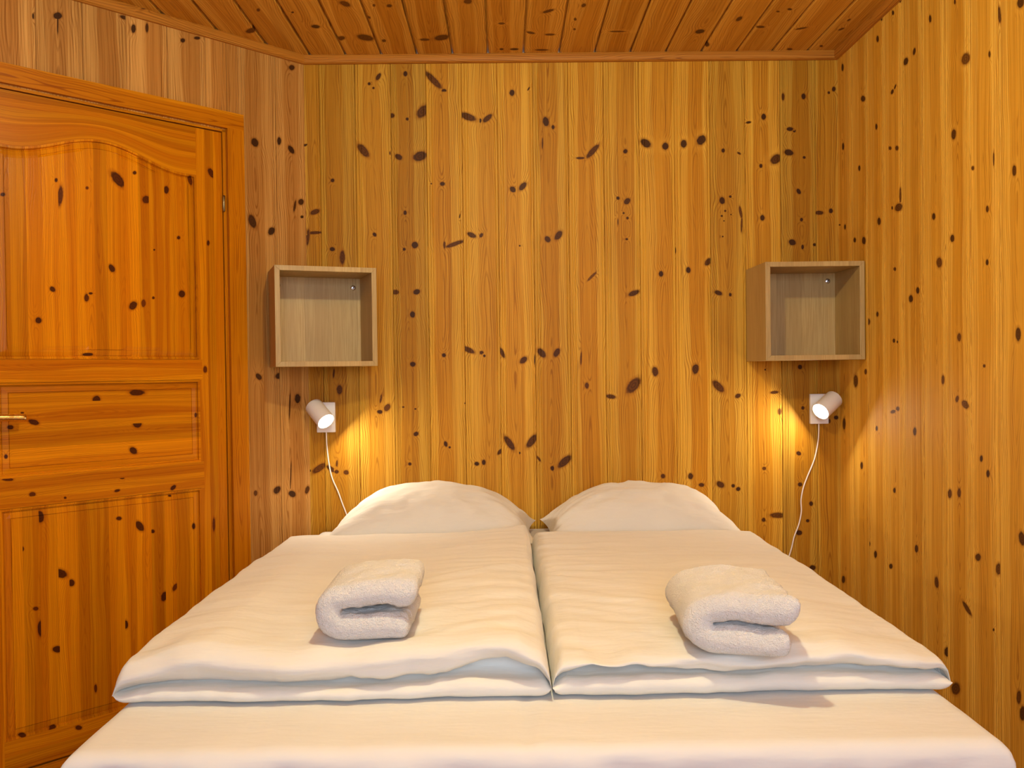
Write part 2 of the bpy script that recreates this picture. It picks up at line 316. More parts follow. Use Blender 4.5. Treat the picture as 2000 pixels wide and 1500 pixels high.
# ------------------------------------------------------------------ wood sheet builder
def ucuts(bounds, step, prof):
    """cut positions across the boards and the relief height at each"""
    us = []
    for a, b in zip(bounds[:-1], bounds[1:]):
        w = b-a
        pts = [(o, h) for o, h in prof if o < w*.45] + [(w+o, h) for o, h in prof if o < 0 and -o < w*.45]
        pts = [(o, h) for o, h in pts if o >= 0]
        f = [o for o, h in pts]
        n = max(1, round(w/step))
        for i in range(1, n):
            o = w*i/n
            if min([abs(o-q) for q in f] or [1]) > step*.4: pts.append((o, 0.))
        if not any(o == 0 for o, h in pts): pts.append((0., 0.))
        us += [(a+o, h) for o, h in sorted(pts)]
    us.append((bounds[-1], prof[0][1] if prof else 0.))
    return us
def wood(name, pl, bounds, v0, v1, mat, kn=(), prof=(), vstep=.012, step=.012, along='v', parent=None, lo=None, hi=None,
         h0=0., relief=None, vlist=None, tones=None, tv=.10, seed=0, kind=None, slab=.02, thick=None, hole=None, kreach=3.2):
    """a sheet of boards. bounds are board edges across the grain."""
    rnd = random.Random(seed*101+len(bounds)*7+3)
    U = ucuts(bounds, step, list(prof)); ua = np.array([u for u, h in U]); uh = np.array([h for u, h in U])
    va = np.array(vlist) if vlist is not None else np.linspace(v0, v1, max(2, int(round((v1-v0)/vstep))+1))
    nu, nv = len(ua), len(va)
    A, B = np.meshgrid(ua, va, indexing='ij'); Hh = np.repeat(uh[:, None], nv, 1)+h0
    if along == 'u': Sg, Vg = B, A      # boards run along s, stacked along v
    else: Sg, Vg = A, B
    Sg = Sg.copy(); Vg = Vg.copy()
    if lo is not None or hi is not None:  # remap v between curves of s
        f = (Vg-v0)/(v1-v0); L = lo(Sg) if lo else v0; Hi = hi(Sg) if hi else v1; Vg = L+f*(Hi-L)
    if relief is not None: Hh = Hh+relief(Sg, Vg)
    P = pl.O+Sg[..., None]*pl.S+Vg[..., None]*pl.V+Hh[..., None]*pl.N
    verts = P.reshape(-1, 3)
    i, j = np.meshgrid(np.arange(nu-1), np.arange(nv-1), indexing='ij'); i = i.ravel(); j = j.ravel()
    a = i*nv+j; quad = np.stack([a, a+nv, a+nv+1, a+1], 1)
    flip = np.dot(np.cross(pl.S, pl.V), pl.N) < 0
    if along == 'u': flip = not flip
    if flip: quad = quad[:, ::-1]
    s_f, v_f = Sg.ravel(), Vg.ravel()
    cs = s_f[quad].mean(1); cv = v_f[quad].mean(1)
    if hole is not None:
        keep = ~((cs > hole[0]) & (cs < hole[1]) & (cv > hole[2]) & (cv < hole[3])); quad = quad[keep]; cs = cs[keep]; cv = cv[keep]; i = i[keep]
    across_c = ua[i]+1e-6 if True else None
    bid = np.clip(np.searchsorted(np.array(bounds), across_c, side='right')-1, 0, len(bounds)-2)
    nb = len(bounds)-1
    seeds = np.array([rnd.random() for _ in range(nb)]); offs = np.array([rnd.uniform(0, 40) for _ in range(nb)])
    tn = np.array([1+rnd.uniform(-tv, tv) for _ in range(nb)])
    if tones:
        for k, v in tones.items():
            if 0 <= k < nb: tn[k] = v
    mid = (np.array(bounds[:-1])+np.array(bounds[1:]))/2
    # nearest knot on the same board
    nq = len(quad); best = np.full(nq, 1e9); bk = np.full(nq, -1)
    for kk, (p, Mi, dk, hl) in enumerate(kn):
        kb = np.clip(np.searchsorted(np.array(bounds), p[1] if along == 'u' else p[0], side='right')-1, 0, nb-1)
        dx = cs-p[0]; dv = cv-p[1]
        e = np.hypot(Mi[0, 0]*dx+Mi[0, 1]*dv, Mi[1, 0]*dx+Mi[1, 1]*dv)
        e = np.where(bid == kb, e, 1e9); ok = e < best; best[ok] = e[ok]; bk[ok] = kk
    kuv = np.full((nq, 4, 2), 30.); kty = np.zeros((nq, 4, 2))
    for kk, (p, Mi, dk, hl) in enumerate(kn):
        f = np.where(bk == kk)[0]
        if len(f) == 0: continue
        q = quad[f]; dx = s_f[q]-p[0]; dv = v_f[q]-p[1]
        kuv[f, :, 0] = Mi[0, 0]*dx+Mi[0, 1]*dv; kuv[f, :, 1] = Mi[1, 0]*dx+Mi[1, 1]*dv
        kty[f, :, 0] = dk; kty[f, :, 1] = hl
    ac = v_f if along == 'u' else s_f; al = s_f if along == 'u' else v_f
    buv = np.stack([ac[quad]-mid[bid][:, None], al[quad]+offs[bid][:, None]], 2)
    suv = np.stack([np.repeat(seeds[bid][:, None], 4, 1), np.repeat(tn[bid][:, None], 4, 1)], 2)
    V = [tuple(v) for v in verts]; Fq = [tuple(int(x) for x in q) for q in quad]
    n0 = len(Fq)
    # the body of the boards behind the face
    if slab:
        if hole is None:
            edge = [k*nv for k in range(nu)]+[(nu-1)*nv+k for k in range(1, nv)]+[k*nv+nv-1 for k in range(nu-2, -1, -1)]+[k for k in range(nv-2, 0, -1)]
            base = len(V)
            for e in edge:
                s_, v_ = s_f[e], v_f[e]; V.append(tuple(pl.P(s_, v_, h0-slab)))
            m_ = len(edge)
            for k in range(m_):
                k2 = (k+1) % m_; q = (edge[k], base+k, base+k2, edge[k2]); Fq.append(q if not flip else q[::-1])
            Fq.append(tuple(range(base, base+m_)) if not flip else tuple(range(base+m_-1, base-1, -1)))
    me = bpy.data.meshes.new(name); me.from_pydata(V, [], Fq)
    nl = len(me.loops)
    for nm, arr, dflt in (('knot', kuv, 30.), ('ktype', kty, 0.), ('board', buv, .01), ('bseed', suv, .9)):
        full = np.full((nl, 2), dflt); full[:n0*4] = arr.reshape(-1, 2)
        uvl = me.uv_layers.new(name=nm); uvl.data.foreach_set('uv', full.ravel())
    me.materials.append(mat); me.update()
    o = link(bpy.data.objects.new(name, me), parent)
    if kind: o['kind'] = kind
    return o

def span(a, b, phase, pitch):
    k = math.ceil((a-phase)/pitch+1e-6); out = [a]
    x = phase+k*pitch
    while x < b-1e-4:
        if x-out[-1] > .004: out.append(x)
        x += pitch
    if b-out[-1] < .004: out.pop()
    return out+[b]
TG = [(0, -.0045), (.0018, -.0003), (.0105, 0), (.0120, -.0016), (.0135, 0), (.0205, 0), (.0220, -.0014), (.0235, 0),
      (-.0018, -.0003), (-.0095, 0), (-.0110, -.0016), (-.0125, 0)]
PITCH = .1413
# back wall
b_back = span(XL, XR, BACK.hit(905, 480)[0], PITCH); b_back[0] -= .03; b_back[-1] += .03
nbk = len(b_back)-1
wood('wall_back', BACK, b_back, 0, ZT, PINE_B, knots(KN_BACK, BACK), TG, kind='structure', seed=3,
     tones={0: .80, 1: .74, 2: .85, 3: .72, 4: .92, 5: .94, 6: 1.0, 7: .88, 8: .97, 9: .92, 10: 1.02, 11: 1.02, 12: .84, 13: .98, 14: .72, 15: .82})
# right wall
YB = -1.2
b_right = span(YB, D, 2.63, PITCH); b_right[-1] += .03; b_right[0] -= .03
wood('wall_right', RIGHT, b_right, 0, ZT, PINE_R, knots(KN_RIGHT, RIGHT), TG, vstep=.016, kind='structure', seed=5, tv=.06)
# oblique left wall with its door opening
SL = 1.77
dS0, dS1, dZ1 = .330, 1.235, ZC+.905
b_left = span(0, SL, .27, PITCH); b_left[0] -= .02; b_left[-1] += .02
bl2 = sorted(set([round(x, 5) for x in b_left]+[dS0, dS1]))
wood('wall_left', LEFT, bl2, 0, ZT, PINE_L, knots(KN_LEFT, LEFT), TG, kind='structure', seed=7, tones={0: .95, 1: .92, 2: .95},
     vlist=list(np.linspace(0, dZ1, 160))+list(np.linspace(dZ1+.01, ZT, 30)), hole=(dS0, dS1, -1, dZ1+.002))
# walls outside the frame
XS = XL-SL*q2; YS = D-SL*q2
SIDE = Plane((XS, 0, 0), (0, 1, 0), (0, 0, 1), (1, 0, 0))
wood('wall_side', SIDE, span(YB, YS, 0, PITCH), 0, ZT, PINE_L, (), TG, vstep=.3, step=.06, kind='structure', seed=9)
REAR = Plane((0, YB, 0), (1, 0, 0), (0, 0, 1), (0, 1, 0))
br = sorted(set(span(XS, XR, 0, PITCH)+[-.551, .951]))
wood('wall_front', REAR, br, 0, ZT, PINE_B, (), TG, vlist=[0, .4, .8, 1.15, 1.5, 1.9, 2.35, ZT], step=.06, kind='structure', seed=11, hole=(-.55, .95, 1.15, 2.35))
# window behind the camera: frame around the opening
wv = []; wf = []
for b in ((-.60, -.53, YB-.06, YB+.02, 1.10, 2.40), (.93, 1.0, YB-.06, YB+.02, 1.10, 2.40), (-.53, .93, YB-.06, YB+.02, 1.10, 1.17), (-.53, .93, YB-.06, YB+.02, 2.33, 2.40), (.17, .22, YB-.05, YB+.01, 1.17, 2.33)):
    n = len(wv); wv += boxv(*b); wf += [tuple(n+k for k in f) for f in BOXF]
wo = meshobj('window_1', wv, wf, WHITE); wo['kind'] = 'structure'
# ceiling
CG = [(0, -.016), (.0070, -.016), (.0072, -.0040), (.0125, -.0004), (.0130, 0), (-.0008, -.001), (-.0030, -.0)]
ph = -.7525-.0045
b_c = span(XS, XR, ph, PITCH-.0002); b_c[0] -= .03; b_c[-1] += .03
wood('ceiling', CEIL, b_c, YB-.03, D+.03, PINE_C, knots(KN_CEIL, CEIL), CG, kind='structure', seed=13, tv=.08,
     vlist=list(np.linspace(YB-.03, 2.8, 14))+list(np.arange(2.812, D+.029, .012))+[D+.03], slab=.04)
# floor
FL = Plane((0, 0, 0), (1, 0, 0), (0, 1, 0), (0, 0, 1))
wood('floor', FL, span(XS, XR, 0, .11), YB, D, PINE_T, (), [(0, -.002), (.0015, 0), (-.0015, 0)], vstep=.5, step=.05, kind='structure', seed=15)

# ------------------------------------------------------------------ mouldings
def moulding(name, pl, a, b, z0, z1, th, mat, kn=(), seed=1, cutA=0, cutB=0, parent=None, kind='structure'):
    """a strip running along s from a to b; mitred by cutA/cutB"""
    n = max(2, int((b-a)/.02)); m_ = 6
    prof = [(z0, .0), (z0, th*.55), (z0+.004, th*.9), ((z0+z1)/2, th), (z1-.006, th), (z1, th*.92), (z1, 0.)]
    V = []; ac = [0]
    for (p, q) in zip(prof[:-1], prof[1:]): ac.append(ac[-1]+math.hypot(q[0]-p[0], q[1]-p[1]))
    for i in range(n+1):
        f = i/n
        for z, h in prof:
            s = (a+cutA*h)+(b-cutB*h-(a+cutA*h))*f; V.append(tuple(pl.P(s, z, h)))
    k = len(prof); F_ = []; L = []
    flip = np.dot(np.cross(pl.S, pl.V), pl.N) < 0
    rr = random.Random(seed); sd, off = rr.random(), rr.uniform(0, 30)
    kl = []
    for i in range(n):
        for j in range(k-1):
            q = [i*k+j, (i+1)*k+j, (i+1)*k+j+1, i*k+j+1]; 
            qq = [(i, j), (i+1, j), (i+1, j+1), (i, j+1)]
            if flip: q = q[::-1]; qq = qq[::-1]
            F_.append(tuple(q)); L.append([(ac[y]-ac[-1]/2, a+(b-a)*x/n+off) for x, y in qq])
            sc_, vc_ = a+(b-a)*(i+.5)/n, (z0+z1)/2
            bd, bb = 4., None
            for p, Mi, dk, hl in kn:
                e = np.hypot(*(Mi@np.array([sc_-p[0], 0.])))
                if e < bd and abs(p[1]-vc_) < .03: bd = e; bb = (p, Mi, dk, hl)
            if bb:
                kl.append(([tuple(bb[1]@np.array([a+(b-a)*x/n-bb[0][0], prof[y][0]-bb[0][1]])) for x, y in qq], bb[2], bb[3]))
            else: kl.append(([(30, 30)]*4, 0, 0))
    F_.append(tuple(range(k))[::(1 if not flip else -1)]); F_.append(tuple(n*k+x for x in range(k))[::(-1 if not flip else 1)])
    me = bpy.data.meshes.new(name); me.from_pydata(V, [], F_)
    for nm in ('knot', 'ktype', 'board', 'bseed'): me.uv_layers.new(name=nm)
    nl = len(me.loops); bu = np.full((nl, 2), .01); ku = np.full((nl, 2), 30.); kt = np.zeros((nl, 2)); su = np.tile([sd, .95], (nl, 1))
    bu[:len(L)*4] = np.array(L).reshape(-1, 2); ku[:len(kl)*4] = np.array([x[0] for x in kl]).reshape(-1, 2)
    kt[:len(kl)*4] = np.repeat(np.array([[x[1], x[2]] for x in kl]), 4, 0)
    for nm, arr in (('knot', ku), ('ktype', kt), ('board', bu), ('bseed', su)): me.uv_layers[nm].data.foreach_set('uv', arr.ravel())
    me.materials.append(mat); me.update(); o = link(bpy.data.objects.new(name, me), parent)
    if kind and parent is None: o['kind'] = kind
    return o
TH = .020
moulding('trim_1', BACK, XL, XR, ZB, ZT-.0002, TH, PINE_T, seed=21, cutA=.414, cutB=1)
moulding('trim_2', LEFT, 0, SL, ZB, ZT-.0002, TH, PINE_T, knots(KN_TRIM, LEFT), seed=22, cutA=.414, cutB=0)
moulding('trim_3', RIGHT, YB, D, ZB, ZT-.0002, TH, PINE_T, seed=23, cutB=1)

# ------------------------------------------------------------------ door in the oblique wall
dz0, dz1 = ZC-1.235, ZC+.893
s0, s1 = .353, 1.205
cas = []
# casing around the door (fixed to the wall)
def strip_v(name, sa, sb, za, zb, h0, mat, kn=(), seed=1, parent=None, slab=.015, n=2, tone=None, along='v', kind=None, prof=(), step=.02):
    o = wood(name, LEFT, list(np.linspace(sa, sb, n)) if along == 'v' else list(np.linspace(za, zb, n)), za if along == 'v' else sa, zb if along == 'v' else sb,
             mat, kn, prof, vstep=.02, step=step, along=along, parent=parent, h0=h0, slab=slab, seed=seed, tones=tone, tv=.05, kind=kind)
    return o
cO, cI = .272, .338
strip_v('trim_4', cO, cI, 0, dz1+.016, .016, PINE_F, seed=31, kind='structure', slab=.016)
strip_v('trim_5', 2*.779-cI, 2*.779-cO, 0, dz1+.016, .016, PINE_F, seed=32, kind='structure', slab=.016)
strip_v('trim_6', cO, 2*.779-cO, dz1+.016, dz1+.077, .016, PINE_F, seed=33, along='u', kind='structure', slab=.016)
# jamb lining the opening
strip_v('trim_7', cI-.001, s0-.0035, 0, dz1+.012, -.001, PINE_F, seed=34, kind='structure', slab=.06)
strip_v('trim_8', s1+.0035, 2*.779-cI+.001, 0, dz1+.012, -.001, PINE_F, seed=35, kind='structure', slab=.06)
strip_v('trim_9', cI, 2*.779-cI, dz1+.0035, dz1+.017, -.001, PINE_F, seed=36, along='u', kind='structure', slab=.06)
strip_v('trim_10', dS0, dS1, 0, dz0-.006, -.002, PINE_F, seed=37, along='u', kind='structure', slab=.06)
# added dark sheet behind the door, its colour stands in for shade in the gaps
dbv = [tuple(LEFT.P(s, v, -.065)) for s, v in ((dS0-.03, 0), (dS1+.03, 0), (dS1+.03, dZ1+.06), (dS0-.03, dZ1+.06))]+[tuple(LEFT.P(s, v, -.075)) for s, v in ((dS0-.03, 0), (dS1+.03, 0), (dS1+.03, dZ1+.06), (dS0-.03, dZ1+.06))]
bk_ = meshobj('gap_shade_sheet', dbv, BOXF, GAP_SHADE); bk_['kind'] = 'structure'

door = empty('door_1'); door['kind'] = 'structure'
HR = -.004                                   # face of stiles and rails
pA, pB = .452, 1.106                         # panel opening in s
zL1, zL0 = ZC+.056, ZC-.017                  # lock rail
zR1, zR0 = ZC-.315, ZC-.410                  # lower rail
zB1 = ZC-1.135                               # bottom rail top
def arch(s):
    t = np.clip((np.asarray(s)-.779)/.285, -1, 1); return ZC+.722+.066*(.5+.5*np.cos(t*np.pi))
strip_v('stile', s0, pA, dz0, dz1, HR, PINE_D, knots(KN_STILE, LEFT), seed=41, parent=door, slab=.038, n=4, tone={0: .98, 1: .8, 2: 1.0})
strip_v('stile', pB, s1, dz0, dz1, HR, PINE_D, seed=42, parent=door, slab=.038, n=4)
# arched top rail
tb = [ZC+.70, ZC+.745, ZC+.79, ZC+.835, ZC+.865, dz1]
wood('top_rail', LEFT, tb, pA, pB, PINE_D, (), (), vstep=.012, along='u', parent=door, h0=HR, slab=.038, seed=43, tones={4: .72, 3: .95, 2: .86, 1: 1., 0: .95},
     lo=None, relief=None, step=.012).name
tr = [o for o in door.children if o.name.startswith('top_rail')][0]
for v in tr.data.vertices:                   # press its lower boards up to the arch
    p = np.array(v.co)-LEFT.O; s_ = p@LEFT.S; z_ = p@LEFT.V; a_ = float(arch(s_))
    if z_ < dz1-1e-5:
        f = (z_-tb[0])/(dz1-tb[0]); v.co.z += (a_+f*(dz1-a_))-z_
# panels with raised fields
def relief_panel(sa, sb, zlo, zhi, inset=.030, hi=None):
    def f(S, V):
        top = hi(S) if hi is not None else zhi
        dd = np.minimum(np.minimum(S-sa, sb-S), np.minimum(V-zlo, top-V))
        h = np.full(S.shape, -.0105)
        h = np.where(dd < .0075, -.0045-.0, h)                       # moulding lip
        h = np.where((dd >= .0075) & (dd < .0125), -.013, h)
        h = np.where((dd >= .0125) & (dd < inset), -.0105+(.0035)*(dd-.0125)/(inset-.0125), h)
        h = np.where((dd >= inset) & (dd < inset+.0018), -.0095, h)
        h = np.where(dd >= inset+.0018, -.0062, h)
        return h
    return f
def panel(name, za, zb, kn, seed, staves, along='v', hi=None, tones=None):
    cut = [0, .007, .0078, .0122, .0128, .0297, .0303, .0315, .0322]
    rnd = random.Random(seed)
    def fill(a, b, lst):
        out = sorted(set([a+c for c in cut]+[b-c for c in cut]+lst)); res = [out[0]]
        for x in out[1:]:
            while x-res[-1] > .014: res.append(res[-1]+.012)
            if x-res[-1] > 1e-5: res.append(x)
        return res
    # stave edges
    a, b = (pA, pB) if along == 'v' else (za, zb)
    e = [a]; 
    while e[-1] < b-.075: e.append(e[-1]+rnd.uniform(*staves))
    e.append(b)
    # grid built directly so relief steps are crisp: cuts go in as extra zero-height board profile points
    other = fill(za, zb, []) if along == 'v' else fill(pA, pB, [])
    extra = fill(a, b, [])
    rel = relief_panel(pA, pB, za, zb, hi=hi)
    # use many tiny 'boards' sharing stave ids is avoided: prof is empty, cuts injected through ucuts override
    global ucuts
    keep = ucuts
    def uc(bounds, step, prof):
        pts = sorted(set([round(x, 6) for x in list(bounds)+extra])); res = [pts[0]]
        bs = set(round(x, 6) for x in bounds)
        for x in pts[1:]:
            if x-res[-1] > 2e-4: res.append(x)
            elif x in bs: res[-1] = x
        return [(x, 0.) for x in res]
    ucuts = uc
    o = wood(name, LEFT, e, za if along == 'v' else pA, zb if along == 'v' else pB, PINE_D, kn, (), along=along, parent=door, vlist=other, relief=rel,
             slab=.03, seed=seed, tv=.17, tones=tones, hi=hi)
    ucuts = keep
    return o
panel('upper_panel', zL1+.001, ZC+.79, knots(KN_UP, LEFT), 51, (.030, .060), hi=arch)
panel('middle_panel', zR1, zL0-.001, knots(KN_MID, LEFT), 52, (.06, .09), along='u')
panel('lower_panel', zB1, zR0-.001, knots(KN_LOW, LEFT), 53, (.028, .055))
strip_v('lock_rail', pA-.010, pB+.010, zL0, zL1, HR+.002, PINE_D, seed=44, parent=door, along='u', slab=.012, n=3)
strip_v('lower_rail', pA-.010, pB+.010, zR0, zR1, HR+.002, PINE_D, knots(KN_RAIL, LEFT), seed=45, parent=door, along='u', slab=.012, n=4)
strip_v('bottom_rail', pA, pB, dz0, zB1, HR, PINE_D, knots(KN_BOT, LEFT), seed=46, parent=door, along='u', slab=.038, n=3, tone={0: .8, 1: .95})

def tube(name, pts, r, mat, parent=None, seg=10, cap=True, world=True, rads=None):
    P = [Vector(p) for p in pts]; V = []; F_ = []
    tprev = None; ref = Vector((0, 0, 1))
    for i, p in enumerate(P):
        t = (P[min(i+1, len(P)-1)]-P[max(i-1, 0)]).normalized()
        if i == 0:
            ref = Vector((0, 0, 1)) if abs(t.z) < .9 else Vector((1, 0, 0))
            n = t.cross(ref).normalized()
        else: n = (n-t*n.dot(t)).normalized()
        b = t.cross(n); rr = rads[i] if rads else r
        for k in range(seg):
            a = 2*math.pi*k/seg; V.append(tuple(p+(n*math.cos(a)+b*math.sin(a))*rr))
    for i in range(len(P)-1):
        for k in range(seg): F_.append((i*seg+k, i*seg+(k+1) % seg, (i+1)*seg+(k+1) % seg, (i+1)*seg+k))
    if cap: F_.append(tuple(range(seg))[::-1]); F_.append(tuple((len(P)-1)*seg+k for k in range(seg)))
    return meshobj(name, V, F_, mat, parent, True)
def spline(pts, n=8):
    P = [Vector(p) for p in pts]; out = []
    for i in range(len(P)-1):
        a, b, c, d = P[max(i-1, 0)], P[i], P[i+1], P[min(i+2, len(P)-1)]
        for k in range(n):
            t = k/n; out.append(.5*((2*b)+(c-a)*t+(2*a-5*b+4*c-d)*t*t+(-a+3*b-3*c+d)*t**3))
    return out+[P[-1]]
# hinge knuckle and lever handle
for zz in (ZC+.632, ZC-.95):
    hp = [LEFT.P(.3505, zz+d, .004) for d in (-.026, -.024, -.0245, 0, .0245, .024, .026)]
    hg = tube('hinge', [LEFT.P(.3505, zz+d, .003) for d in (-.030, -.028, -.001, .001, .028, .030)], .0055, BRONZE, door, 12, rads=[.003, .0055, .0055, .0055, .0055, .003])
    hg['label'] = 'dull metal hinge knuckle'
hb = []
sA, zA = 1.155, ZC-.124
def hbx(a, b, c, d, e, f):
    return [tuple(LEFT.P(s, z, h)) for h in (e, f) for s, z in ((a, c), (b, c), (b, d), (a, d))]
hv = hbx(sA-.02, sA+.02, zA-.10, zA+.06, HR, HR+.004); hf = list(BOXF)
hd = meshobj('handle', hv, hf, BRASS, door); hd['label'] = 'brass lever handle'
tubev = tube('lever', spline([LEFT.P(sA, zA, HR), LEFT.P(sA, zA, .035), LEFT.P(sA-.01, zA, .045), LEFT.P(sA-.045, zA+.001, .047), LEFT.P(sA-.112, zA-.002,   .047)], 6), .0110, BRASS, hd, 12)

# ------------------------------------------------------------------ wall boxes
def screw_mesh(parent, x, y, z, ang):
    V = []; F_ = []; R = .0085; seg = 20
    rings = [(R+.0018, .0, 0), (R+.0018, -.002, 0), (R, -.003, 0), (R*.6, -.0045, 0)]
    for r, yy, _ in rings:
        for k in range(seg): a = 2*math.pi*k/seg; V.append((x+r*math.cos(a), y+yy, z+r*math.sin(a)))
    for i in range(3):
        for k in range(seg): F_.append((i*seg+k, i*seg+(k+1) % seg, (i+1)*seg+(k+1) % seg, (i+1)*seg+k))
    c = len(V); V.append((x, y-.0046, z))
    for k in range(seg): F_.append((3*seg+k, 3*seg+(k+1) % seg, c))
    s_ = meshobj('screw', V, F_, STEEL, parent, True); s_['label'] = 'silver mounting screw'
    ca, sa = math.cos(ang), math.sin(ang); w_, l_ = .0012, .0075
    sv = [(x+u*ca-v*sa, y-yy, z+u*sa+v*ca) for yy in (.0042, .0052) for u, v in ((-l_, -w_), (l_, -w_), (l_, w_), (-l_, w_))]
    meshobj('slot', sv, BOXF, GAP_SHADE, s_)
def wallbox(loc, rz, W, H, Dp, label, scr):
    r = empty('wall_box', loc, rz); tag(r, label, 'shelf', 'oak cube shelves above the bed')
    t = .0185
    def board(nm, V, F_): return bevel(meshobj(nm, V, F_, OAK, r), .0008)
    # mitred boards: x across, y depth (0 = front), z up
    board('side_panel', [(0, 0, 0), (t, 0, t), (t, 0, H-t), (0, 0, H), (0, Dp, 0), (t, Dp, t), (t, Dp, H-t), (0, Dp, H)], BOXF)
    board('side_panel', [(W, 0, 0), (W, 0, H), (W-t, 0, H-t), (W-t, 0, t), (W, Dp, 0), (W, Dp, H), (W-t, Dp, H-t), (W-t, Dp, t)], BOXF)
    board('bottom_panel', [(0, 0, 0), (W, 0, 0), (W-t, 0, t), (t, 0, t), (0, Dp, 0), (W, Dp, 0), (W-t, Dp, t), (t, Dp, t)], BOXF)
    board('top_panel', [(0, 0, H), (t, 0, H-t), (W-t, 0, H-t), (W, 0, H), (0, Dp, H), (t, Dp, H-t), (W-t, Dp, H-t), (W, Dp, H)], BOXF)
    box('back_panel', (t, W-t, Dp-.016, Dp-.010, t, H-t), OAK, r, .0005)
    for x, z, a in scr: screw_mesh(r, x, Dp-.016, z, a)
    return r
WB = .3695; HB = .3658
wallbox((-.8186, 3.1202, ZC+.0257), math.radians(20.43), WB, HB, .236, 'open oak cube shelf set across the corner, above the left bedside lamp',
        [(.034, HB-.052, .9), (WB-.046, HB-.055, .8)])
wallbox((.9740, D-.2585, ZC+.0274), 0, WB, HB, .2575, 'open oak cube shelf against the right wall, above the right bedside lamp',
        [(.048, HB-.05, 1.2), (WB-.048, HB-.05, .9)])

# ------------------------------------------------------------------ bedside spot lamps
def spot(name, px, pz, d, jx, label, cord, rot_c):
    """px,pz plate centre on the back wall; d = beam direction"""
    r = empty('bedside_lamp', (px, D, ZC+pz)); tag(r, label, 'lamp', 'white spot lamps by the bed')
    w_, h_ = .0365, .060
    box('wall_plate', (-w_, w_, -.017, -.0005, -h_, h_), WHITE, r, .0025)
    d = Vector(d).normalized()
    c = Vector((jx, -.075, .018))                    # middle of the cylinder
    R, L = .0355, .100
    x = d.cross(Vector((0, 0, 1))).normalized(); y = x.cross(d)
    prof = [(0, -L/2), (R*.80, -L/2), (R*.95, -L/2+.0015), (R, -L/2+.005), (R, L/2-.001), (R-.001, L/2), (R-.0022, L/2-.001), (R-.0022, L/2-.012), (0, L/2-.012)]
    seg = 40; V = []; F_ = []
    for rr, q in prof[1:-1]:
        for k in range(seg): a = 2*math.pi*k/seg; V.append(tuple(c+d*q+(x*math.cos(a)+y*math.sin(a))*rr))
    nr = len(prof)-2
    for i in range(nr-1):
        for k in range(seg): F_.append((i*seg+k, (i+1)*seg+k, (i+1)*seg+(k+1) % seg, i*seg+(k+1) % seg))
    F_.append(tuple(range(seg))[::1]); F_.append(tuple((nr-1)*seg+k for k in range(seg))[::-1])
    sh = meshobj('lamp_shade', V, F_, WHITE, r); sh.data.polygons.foreach_set('use_smooth', [True]*len(sh.data.polygons))
    sh.modifiers.new('edge', 'EDGE_SPLIT').split_angle = .7
    # bulb disc, slightly domed
    V = []; F_ = []; 
    for i, (rr, q) in enumerate(((.0332, L/2-.006), (.030, L/2-.0035), (.018, L/2-.002))):
        for k in range(seg): a = 2*math.pi*k/seg; V.append(tuple(c+d*q+(x*math.cos(a)+y*math.sin(a))*rr))
    for i in range(2):
        for k in range(seg): F_.append((i*seg+k, (i+1)*seg+k, (i+1)*seg+(k+1) % seg, i*seg+(k+1) % seg))
    F_.append(tuple(2*seg+k for k in range(seg))[::-1])
    bu = meshobj('bulb', V, F_, BULB, r, True); bu['label'] = 'glowing lamp face'
    # arm from the plate to the shade
    arm = tube('arm', [Vector((0, -.016, .005)), Vector((jx*.4, -.034, .012)), c+Vector((0, .028, 0))], .007, WHITE, r, 14)
    # cord clipped to the plate, hanging down the wall
    pts = []
    for i, (cx, cy) in enumerate(cord):
        p = BACK.hit(cx, cy); pts.append(Vector((p[0]-px, -.006, p[1]-ZC-pz)))
    tube('cord', spline(pts, 6), .0027, CORD, r, 8)
    o = lamp('bedside_light', 'AREA', tuple(Vector((px, D, ZC+pz))+c+d*(L/2+.002)), SPOT_E, SPOT_C, shape='DISK', size=.055)
    aim(o, d)
    return r
spot('L', -.711, -.175, (.60, -.52, -.60), -.012, 'white spot lamp under the left cube shelf, turned to the right',
     [(638, 842), (639, 870), (644, 910), (650, 935), (661, 960), (670, 985), (677, 1003), (682, 1022)], 0)
spot('R', 1.2605, -.1665, (-.74, -.47, -.50), .010, 'white spot lamp under the right cube shelf, turned to the left',
     [(1598, 822), (1598, 845), (1596, 866), (1589, 898), (1576, 930), (1568, 952), (1563.5, 976), (1564, 999), (1559, 1024), (1550, 1048), (1545, 1070), (1538, 1092)], 0)

# ------------------------------------------------------------------ bed
ZM = ZC-.63                                  # top of the mattress cover
BX0, BX1, BY0, BY1 = -.748, .846, 1.43, 3.445
bed = empty('bed', ((BX0+BX1)/2, (BY0+BY1)/2, 0)); tag(bed, 'wide double bed made up in white, standing against the back wall', 'bed')
cx_, cy_ = (BX0+BX1)/2, (BY0+BY1)/2; hx, hy = (BX1-BX0)/2-.012, (BY1-BY0)/2-.012
box('bed_base', (-hx, hx, -hy, hy, .14, ZM-.235), LINEN, bed, .01)
for sx in (-1, 1):
    box('mattress', ((.003 if sx > 0 else -hx), (hx if sx > 0 else -.003), -hy, hy, ZM-.233, ZM-.012), LINEN, bed, .03)
    for sy in (-1, 1):
        tube('leg', [(sx*(hx-.08), sy*(hy-.1), 0), (sx*(hx-.08), sy*(hy-.1), .145)], .03, STEEL, bed, 16)

